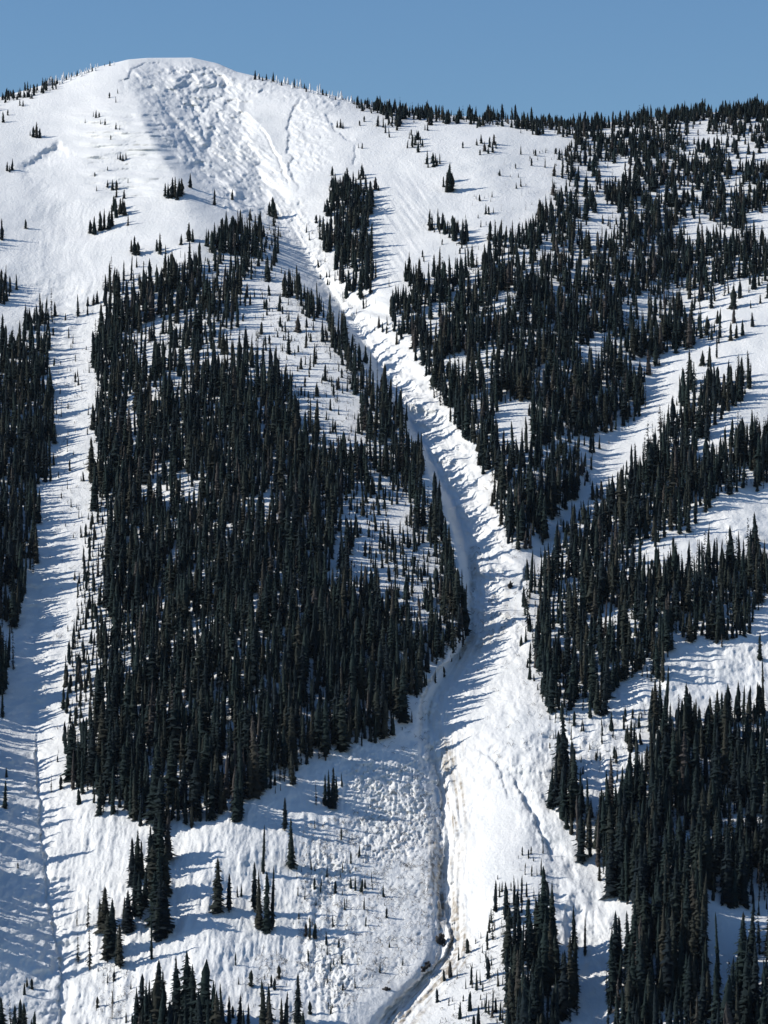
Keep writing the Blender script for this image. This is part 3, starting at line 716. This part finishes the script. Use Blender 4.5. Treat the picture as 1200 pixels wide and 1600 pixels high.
def snag_mesh():
    vs, fs = [], []
    v, f = taper_tube([(0, 0, -.06), (.004, 0, .4), (-.004, .003, .8), (0, 0, 1.0)], [.014, .011, .006, .002])
    vs.append(v); fs.append(f); b = len(v)
    r = np.random.default_rng(4)
    for i in range(34):
        z = r.uniform(.12, .95); a = r.uniform(0, 6.28); L = (.04 + .10 * (1 - z)) * r.uniform(.5, 1.2)
        d = np.array([math.cos(a) * L, math.sin(a) * L, -L * r.uniform(-.2, .5)])
        p = np.array([0, 0, z]); w = .0035
        q = np.array([p + [0, 0, w], p - [0, 0, w], p + d, p + [w * math.sin(a), -w * math.cos(a), 0]])
        vs.append(q); fs.append(np.array([(0, 1, 2), (1, 3, 2), (3, 0, 2)]) + b); b += 4
    return np.vstack(vs), np.vstack(fs)
SNAG_ME = mk_mesh("trunk", snag_mesh(), M_DEAD)

def place_tree(u, v, h, kind, label, group, rs, name='fir_tree', sink=0.35):
    p = ground(u, v)[0]
    H = h * p[1] / F
    root = bpy.data.objects.new(name, None)
    root.empty_display_size = 1.0
    COL.objects.link(root)
    root.location = (p[0], p[1], p[2] - sink)
    root.rotation_euler = (rs.normal(0, .02), rs.normal(0, .02), rs.uniform(0, 6.28))
    w = rs.uniform(.9, 1.2) * (1.35 if (kind == 'fir' and h > 60 and u < 330) else 1.0)
    if kind == 'fir': me = CROWN_NEAR[rs.integers(8)] if h > 34 else CROWN_FAR[rs.integers(8)]
    elif kind == 'spire': me = CROWN_SPIRE[rs.integers(3)]
    elif kind == 'thin': me = CROWN_THIN[rs.integers(3)]
    elif kind == 'young': me = CROWN_TINY[rs.integers(4)]
    elif kind == 'rime': me = CROWN_RIME[rs.integers(4)]
    elif kind == 'pine': me = PINE
    if kind == 'fir' and h < 33: w *= 1.5
    root.scale = (H * w, H * w, H)
    if kind != 'snag':
        c = bpy.data.objects.new("crown", me); COL.objects.link(c); c.parent = root
        t = bpy.data.objects.new("trunk", TRUNK_ME); COL.objects.link(t); t.parent = root
    else:
        t = bpy.data.objects.new("trunk", SNAG_ME); COL.objects.link(t); t.parent = root
    root['label'] = label
    root['category'] = {'snag': 'dead tree', 'young': 'young tree', 'pine': 'pine tree'}.get(kind, 'tree')
    if group: root['group'] = group
    return root

# ---- labels
ORD = ['leftmost', 'second from left', 'third from left', 'fourth from left', 'fifth from left', 'sixth from left', 'seventh from left', 'eighth from left', 'ninth from left', 'tenth from left', 'eleventh from left', 'twelfth from left']
PLACES = [   # name of a stretch of the photo, box
 ('on the left edge below the leftmost forest', (-50, 1090, 60, 1420)),
 ('at the bottom left corner', (-50, 1420, 70, 1700)),
 ('around the foot of the left gully', (70, 1220, 135, 1400)),
 ('in the loose group right of the left gully', (70, 1400, 205, 1530)),
 ('high in the left apron grove', (196, 1330, 270, 1380)),
 ('midway in the left apron grove', (196, 1380, 270, 1420)),
 ('at the foot of the left apron grove', (203, 1420, 270, 1512)),
 ('by the dead snag at the bottom', (140, 1512, 204, 1606)),
 ('in the dark clump on the bottom edge', (204, 1512, 345, 1700)),
 ('on the bottom edge left of the rubble field', (345, 1500, 540, 1700)),
 ('on the open left apron', (330, 1284, 380, 1440)),
 ('in the tight cluster on the open apron', (380, 1340, 432, 1470)),
 ('on the snow left of the rubble field', (432, 1280, 500, 1480)),
 ('in the small clump above the rubble field', (485, 1215, 545, 1275)),
]
def place_phrase(u, v, top):
    for nm, (a, b, c, d) in PLACES:
        if a <= u < c and b <= v < d: return nm
    rows = [(0, 170, 'along the summit skyline'), (170, 212, 'just under the skyline'), (212, 262, 'on the upper snowfield'), (262, 330, 'beside the scoured bowl'), (330, 400, 'at the upper treeline'),
            (400, 480, 'below the upper treeline'), (480, 560, 'at mid mountain'), (560, 680, 'across the middle slopes'), (680, 800, 'in the middle band'), (800, 900, 'level with the gully fork'), (900, 980, 'beside the gully fork'), (980, 1060, 'below the gully fork'),
            (1060, 1120, 'level with the upper fan'), (1120, 1160, 'low in the main forest band'), (1160, 1190, 'near the foot of the forest'), (1190, 1220, 'close to the forest foot'), (1220, 1250, 'at the forest foot'), (1250, 1290, 'on the lowest forest fringe'),
            (1290, 1330, 'beside the crease in the fan'), (1330, 1370, 'below the fan crease'), (1370, 1410, 'level with the track bend'), (1410, 1450, 'just above the track bend'), (1450, 1490, 'beside the track bend'), (1490, 1530, 'below the track bend'),
            (1530, 1570, 'low on the slope'), (1570, 1600, 'foot near bottom edge'), (1600, 1640, 'cut by bottom edge'), (1640, 1690, 'half below bottom edge'), (1690, 1900, 'only top above bottom edge')]
    cols = [(-99, 60, 'at the far left'), (60, 130, 'left of the central forest'), (130, 170, 'on left rim of central forest'), (170, 215, 'left part of central forest'), (215, 260, 'left of centre in central forest'), (260, 310, 'in the central forest'), (310, 360, 'in the heart of the central forest'),
            (360, 420, 'right of centre in central forest'), (420, 490, 'right part of central forest'), (490, 560, 'right rim of central forest'), (560, 640, 'outer right rim of central forest'), (640, 740, 'beside the main gully'),
            (740, 790, 'right of the main track'), (790, 820, 'left in right-hand grove'), (820, 850, 'middle of right-hand grove'), (850, 885, 'right in right-hand grove'), (885, 950, 'left rim of right forest'), (950, 990, 'left edge of right forest'), (990, 1030, 'left part of right forest'),
            (1030, 1070, 'inside the right forest'), (1070, 1110, 'middle of right forest'), (1110, 1150, 'right half of right forest'), (1150, 1180, 'near the right edge'), (1180, 1300, 'at the right edge')]
    a = next(t for lo, hi, t in rows if lo <= v < hi)
    b = next(t for lo, hi, t in cols if lo <= u < hi)
    return a + ', ' + b

everything = [(float(u), float(v), float(h), k, 's') for (u, v, h, k) in SOLO]
rk = np.random.default_rng(21)
for i in ind:
    everything.append((float(fu[i]), float(fv[i]), float(hpx[i]), 'spire' if rk.random() < .07 else 'fir', 'f'))
# rimed trees along the summit ridge
RIME = []
for a, b, n in [(66, 150, 24), (150, 180, 4), (395, 560, 34), (560, 640, 12)]:
    for i in range(n):
        u = a + (b - a) * (i + rk.uniform(.1, .9)) / n
        RIME.append((u, float(skyline(u)) + rk.uniform(0.6, 6), rk.uniform(8, 17) * (0.6 if u > 150 and u < 200 else 1), 'rime' if rk.random() < .7 else 'fir', 'r'))
everything += RIME

cells = {}
for t in everything:
    cells.setdefault(place_phrase(t[0], t[1], t[2]), []).append(t)
used = {}
HW = {'fir': 'dark fir', 'spire': 'thin dark spire fir', 'thin': 'sparse see-through fir', 'young': 'small young fir', 'snag': 'bare dead snag', 'pine': 'bushy round-topped pine', 'rime': 'frosted white fir'}
NUMW = ORD
for ph, lst in cells.items():
    bykind = {}
    for t in lst: bykind.setdefault(t[3], []).append(t)
    for k, ts in bykind.items():
        ts.sort(key=lambda t: t[0])
        hmax = max(t[2] for t in ts); hmin = min(t[2] for t in ts)
        for j, t in enumerate(ts):
            if len(ts) == 1: q = ''
            elif t[2] == hmax: q = 'tallest '
            elif t[2] == hmin and len(ts) > 2: q = 'shortest '
            else: q = None
            if q is not None:
                lab = (q + HW[k] + ' ' + ph).strip()
            else:
                if j < len(ORD): od = ORD[j]
                else: od = {0: 'rightmost'}.get(len(ts) - 1 - j, '%dth from right' % (len(ts) - j))
                lab = HW[k] + ' ' + ph + ', ' + od
            lab = lab if len(lab.split()) <= 16 else lab.replace('thin dark spire', 'spire').replace('dark fir', 'fir').replace(', ', ' ').replace('its ', '')
            lab = lab if len(lab.split()) <= 16 else lab.replace(' of the ', ' of ').replace(' in the ', ' in ').replace(' the ', ' ')
            nw_ = len(lab.split())
            if nw_ > 16: print('LONG', lab)
            u, v, h, kk, src = t
            if kk == 'fir' and h < 33 and src == 's':
                kk = 'fir'; lab = lab.replace('dark fir', 'small dark fir')
            nm = {'snag': 'dead_tree', 'young': 'young_fir', 'pine': 'pine_tree', 'rime': 'frosted_fir'}.get(kk, 'stunted_fir' if (src == 'r' or (src == 's' and h < 33)) else 'fir_tree')
            grp = {'s': 'firs standing apart on the snow', 'f': 'firs of the lower forests', 'r': 'frosted firs along the summit ridge'}[src]
            place_tree(u, v, h, kk, lab, grp, rk, nm)

# ------------------------------------------------------------------ the rest of the forest, beyond counting
def merged(feet, hp, protos, rs, wfac=1.0, sink=0.3):
    P = ground(feet[0], feet[1]); H = hp * P[:, 1] / F
    pi = rs.integers(len(protos), size=len(H)); rot = rs.uniform(0, 6.28, len(H)); w = (.62 + .85 * rs.random(len(H)) ** 1.3) * wfac * np.interp(feet[1], [180, 300, 420], [1.5, 1.25, 1.0])
    lx = rs.normal(0, .032, len(H)); ly = rs.normal(0, .03, len(H)); tn = rs.random(len(H))
    VV, FF, TT = [], [], []; base = 0
    for k, (vs, fs) in enumerate(protos):
        m = np.where(pi == k)[0]
        if not len(m): continue
        c, s = np.cos(rot[m])[:, None], np.sin(rot[m])[:, None]
        h = H[m][:, None]; ww = w[m][:, None] * h
        x = (vs[None, :, 0] * c - vs[None, :, 1] * s) * ww + P[m, 0][:, None] + lx[m][:, None] * vs[None, :, 2] * h
        y = (vs[None, :, 0] * s + vs[None, :, 1] * c) * ww + P[m, 1][:, None] + ly[m][:, None] * vs[None, :, 2] * h
        z = vs[None, :, 2] * h + P[m, 2][:, None] - sink
        VV.append(np.stack([x, y, z], 2).reshape(-1, 3))
        FF.append((fs[None] + (np.arange(len(m)) * len(vs))[:, None, None]).reshape(-1, 3) + base)
        TT.append(np.repeat(tn[m], len(vs)))
        base += len(m) * len(vs)
    return np.vstack(VV), np.vstack(FF), np.concatenate(TT)

def with_trunk(c):
    tv, tf = taper_tube([(0, 0, -.05), (0, 0, .5)], [.014, .009], 4)
    return np.vstack([c[0], tv]), np.vstack([c[1], tf + len(c[0])])
rs = np.random.default_rng(77)
ri = np.where(rest)[0]
FARP = [with_trunk(c) for c in FAR + [fir_crown(290, 13, 6, .15, .02, .3, .2), fir_crown(291, 15, 5, .11, .1, .5, .4, False)]]
NEARM = [with_trunk(fir_crown(270 + i, 22, 6, .075, .06, .5, .35, False)) for i in range(2)] + [with_trunk(fir_crown(250 + i, 20, 7, [0.115, 0.13, 0.15, 0.13, 0.17, 0.105, 0.14, 0.12][i], .03, [0.6, .55, .7, .8, .6, .5, .65, .6][i], .05)) for i in range(8)]
big = hpx[ri] > 42
v1, f1, t1 = merged((fu[ri[big]], fv[ri[big]]), hpx[ri[big]], NEARM, rs)
v2, f2, t2 = merged((fu[ri[~big]], fv[ri[~big]]), hpx[ri[~big]], FARP, rs)
forest = mesh_from("forest", np.vstack([v1, v2]), np.vstack([f1, f2 + len(v1)]), M_FOREST, attr={'tint': np.concatenate([t1, t2])})
forest['kind'] = 'stuff'
forest['label'] = 'dense dark fir forest covering the ribs and lower slopes of the snowy mountain'
forest['category'] = 'forest'

# saplings poking through the snow around the forest rims and avalanche paths
SAP = [([(80, 500), (150, 480), (160, 800), (145, 900), (90, 800), (85, 620)], 150, 7, 14),
       ([(128, 800), (165, 800), (140, 1220), (85, 1220), (100, 1000)], 120, 8, 18),
       ([(470, 340), (540, 380), (590, 480), (620, 520), (600, 530), (560, 500), (500, 440)], 110, 6, 13),
       ([(400, 440), (470, 480), (550, 600), (560, 720), (500, 720), (440, 600), (390, 520)], 420, 6, 15),
       ([(535, 770), (640, 750), (690, 870), (700, 1000), (620, 980), (540, 920)], 380, 8, 22),
       ([(600, 1150), (655, 1050), (710, 1010), (720, 1030), (660, 1100), (640, 1160)], 35, 8, 18),
       ([(700, 1510), (800, 1420), (795, 1600), (690, 1640), (680, 1560)], 130, 8, 26),
       ([(775, 1330), (850, 1330), (865, 1420), (780, 1430)], 60, 9, 22),
       ([(810, 900), (850, 880), (850, 1090), (825, 1080)], 45, 10, 26),
       ([(850, 1120), (930, 1130), (1010, 1100), (1000, 1230), (900, 1210), (860, 1180)], 110, 8, 20),
       ([(1000, 840), (1090, 830), (1060, 880), (990, 900)], 30, 8, 18),
       ([(790, 250), (880, 210), (870, 330), (800, 400), (700, 400), (640, 440), (640, 420)], 130, 6, 13),
       ([(900, 200), (1200, 180), (1200, 430), (900, 430)], 260, 6, 14),
       ([(450, 1290), (560, 1290), (640, 1500), (520, 1590), (470, 1500)], 170, 7, 17),
       ([(150, 1500), (210, 1510), (205, 1590), (150, 1590)], 22, 7, 14),
       ([(340, 1500), (470, 1510), (470, 1600), (350, 1600)], 40, 8, 16),
       ([(820, 740), (960, 660), (1010, 640), (900, 790), (850, 860)], 110, 9, 26),
       ([(360, 350), (440, 340), (450, 400), (380, 400)], 40, 6, 14),
       ([(180, 400), (340, 390), (440, 400), (400, 560), (180, 560)], 150, 7, 15)]
su, sv, sh = [], [], []
for poly, n, a, b in SAP:
    p = np.array(poly); c = 0
    while c < n:
        u = rs.uniform(p[:, 0].min(), p[:, 0].max()); v = rs.uniform(p[:, 1].min(), p[:, 1].max())
        if inpoly(np.array([u]), np.array([v]), poly)[0] and fbm(np.array(u / 13), np.array(v / 9), 2, .5, 401) > rs.uniform(-.35, .35):
            su.append(u); sv.append(v); sh.append(a * .7 + (b * 1.35 - a * .7) * rs.random() ** 1.8); c += 1
su, sv, sh = map(np.array, (su, sv, sh))
v3, f3, t3 = merged((su, sv), sh, TINY + [with_trunk(fir_crown(700 + i, 8, 4, .06, .1, .5, .3, False)) for i in range(3)], rs, .8, .15)
sap = mesh_from("saplings", v3, f3, M_FOREST, attr={'tint': t3})
sap['kind'] = 'stuff'
sap['label'] = 'small bent saplings poking through the snow along forest rims and avalanche paths'
sap['category'] = 'saplings'

# brush: bent bare twigs in the avalanche rubble
bu, bv = [], []
for poly, n in [([(470, 1290), (560, 1270), (670, 1200), (690, 1300), (680, 1430), (640, 1520), (520, 1590), (460, 1500)], 900),
                ([(700, 1520), (790, 1430), (790, 1600), (680, 1620)], 90), ([(160, 1510), (210, 1510), (200, 1600), (150, 1600)], 50),
                ([(400, 1480), (450, 1490), (440, 1550), (400, 1540)], 60), ([(750, 1040), (850, 1000), (850, 1250), (760, 1200)], 50),
                ([(850, 1130), (1000, 1100), (1000, 1220), (870, 1200)], 70), ([(70, 500), (150, 480), (140, 1200), (70, 1200)], 140),
                ([(730, 850), (800, 850), (810, 990), (740, 1000)], 90), ([(390, 440), (470, 480), (555, 610), (555, 700), (500, 700), (440, 600)], 260), ([(540, 780), (640, 750), (700, 960), (620, 980), (540, 900)], 200), ([(760, 650), (830, 860), (800, 880), (740, 700)], 60), ([(590, 1100), (660, 1060), (670, 1180), (600, 1180)], 50)]:
    p = np.array(poly); c = 0
    while c < n:
        u = rs.uniform(p[:, 0].min(), p[:, 0].max()); v = rs.uniform(p[:, 1].min(), p[:, 1].max())
        if inpoly(np.array([u]), np.array([v]), poly)[0]:
            bu.append(u); bv.append(v); c += 1
P = ground(bu, bv)
BV, BF = [], []; base = 0
for p in P:
    for q in range(rs.integers(1, 4)):
        a = rs.uniform(0, 6.28); L = rs.uniform(1.0, 3.6); r = rs.uniform(.08, .17)
        d = np.array([math.cos(a), math.sin(a) * .6, 0])
        o = p + np.array([rs.normal(0, .8), rs.normal(0, .8), 0])
        pts = [o + d * L * t + np.array([0, 0, L * .55 * math.sin(t * math.pi * .85) - .1 + d[1] * 0.5 * L * t]) for t in (0, .3, .6, 1)]
        n = 3
        for i, w in enumerate([r, r * .8, r * .6, r * .25]):
            for j in range(n):
                b = j * 2.09
                BV.append(pts[i] + np.array([-math.sin(a) * math.cos(b) * w, math.cos(a) * math.cos(b) * w, math.sin(b) * w]))
        for i in range(3):
            for j in range(n):
                x = base + i * n + j; y = base + i * n + (j + 1) % n
                BF += [(x, y, y + n), (x, y + n, x + n)]
        base += 4 * n
brush = mesh_from("brush", np.array(BV), np.array(BF), M_BARK)
brush['kind'] = 'stuff'
brush['label'] = 'bare bent twigs sticking out of the avalanche rubble and gully banks'
brush['category'] = 'brush'

# ------------------------------------------------------------------ rocks laid bare by the slide
def rock(u, v, sx, sy, sz, seed, label):
    r = np.random.default_rng(seed)
    p = ground(u, v)[0]
    n1, n2 = 14, 22
    vs, fs = [], []
    for i in range(n1 + 1):
        th = math.pi * i / n1
        for j in range(n2):
            a = 2 * math.pi * j / n2
            x, y, z = math.sin(th) * math.cos(a), math.sin(th) * math.sin(a), math.cos(th)
            k = 1 + .28 * float(vnoise(np.array(x * 2.1 + seed), np.array(y * 2.1 + z * 1.7))) + .16 * float(vnoise(np.array(x * 5 + 3), np.array(z * 5 + y * 3 + seed)))
            k += .14 * float(vnoise(np.array(x * 11 + 3), np.array(z * 9 + y * 10 + seed)))
            k *= .8 + .25 * round(3 * float(vnoise(np.array(x * 3 + seed), np.array(y * 3 - z * 3)))) 
            vs.append((x * sx * k, y * sy * k, z * sz * k))
    for i in range(n1):
        for j in range(n2):
            a = i * n2 + j; b = i * n2 + (j + 1) % n2
            fs += [(a, b, b + n2), (a, b + n2, a + n2)]
    o = mesh_from("rock", np.array(vs), np.array(fs), M_ROCK)
    o.location = (p[0], p[1], p[2] + sz * .15)
    o.rotation_euler = (0.4, r.uniform(-.3, .3), r.uniform(-.5, .5))
    o['label'] = label; o['category'] = 'rock'; o['group'] = 'rocks bared by the avalanche'
    return o
rock(689, 1474, 2.3, 3.0, 4.0, 1, 'largest dark rock bared at the bend of the avalanche track')
rock(666, 1509, 2.6, 2.2, 1.2, 2, 'low dark rock just below the track bend')
rock(661, 1515, 1.8, 1.8, 1.2, 3, 'small dark rock left of the low rock below the track bend')
rock(798, 918, 1.6, 2.0, 2.8, 4, 'dark upright rock on the bank above the gully fork')
rock(605, 1546, 1.5, 1.4, 1.1, 5, 'lone dark rock low in the rubble field')

# ------------------------------------------------------------------ the air between camera and mountain
lo = np.array([AX.min() - 40, -40.0, AZ.min() - 1.0]); hi = np.array([AX.max() + 40, AY.max() + 40, AZ.max() + 30.0])
hv = [(x, y, z) for x in (lo[0], hi[0]) for y in (lo[1], hi[1]) for z in (lo[2], hi[2])]
hf = [(0, 1, 3, 2), (4, 6, 7, 5), (0, 4, 5, 1), (2, 3, 7, 6), (0, 2, 6, 4), (1, 5, 7, 3)]
mh = bpy.data.materials.new("haze"); mh.use_nodes = True
mn = mh.node_tree.nodes; mn.clear()
pv = mn.new('ShaderNodeVolumePrincipled'); pv.inputs['Color'].default_value = (0.72, 0.85, 1.0, 1); pv.inputs['Density'].default_value = 0.000004; pv.inputs['Anisotropy'].default_value = 0.2
mo = mn.new('ShaderNodeOutputMaterial'); mh.node_tree.links.new(pv.outputs['Volume'], mo.inputs['Volume'])
haze = mesh_from("haze", np.array(hv), np.array(hf), mh)
haze['kind'] = 'stuff'
haze['label'] = 'thin blue air between the camera and the mountain'
haze['category'] = 'haze'
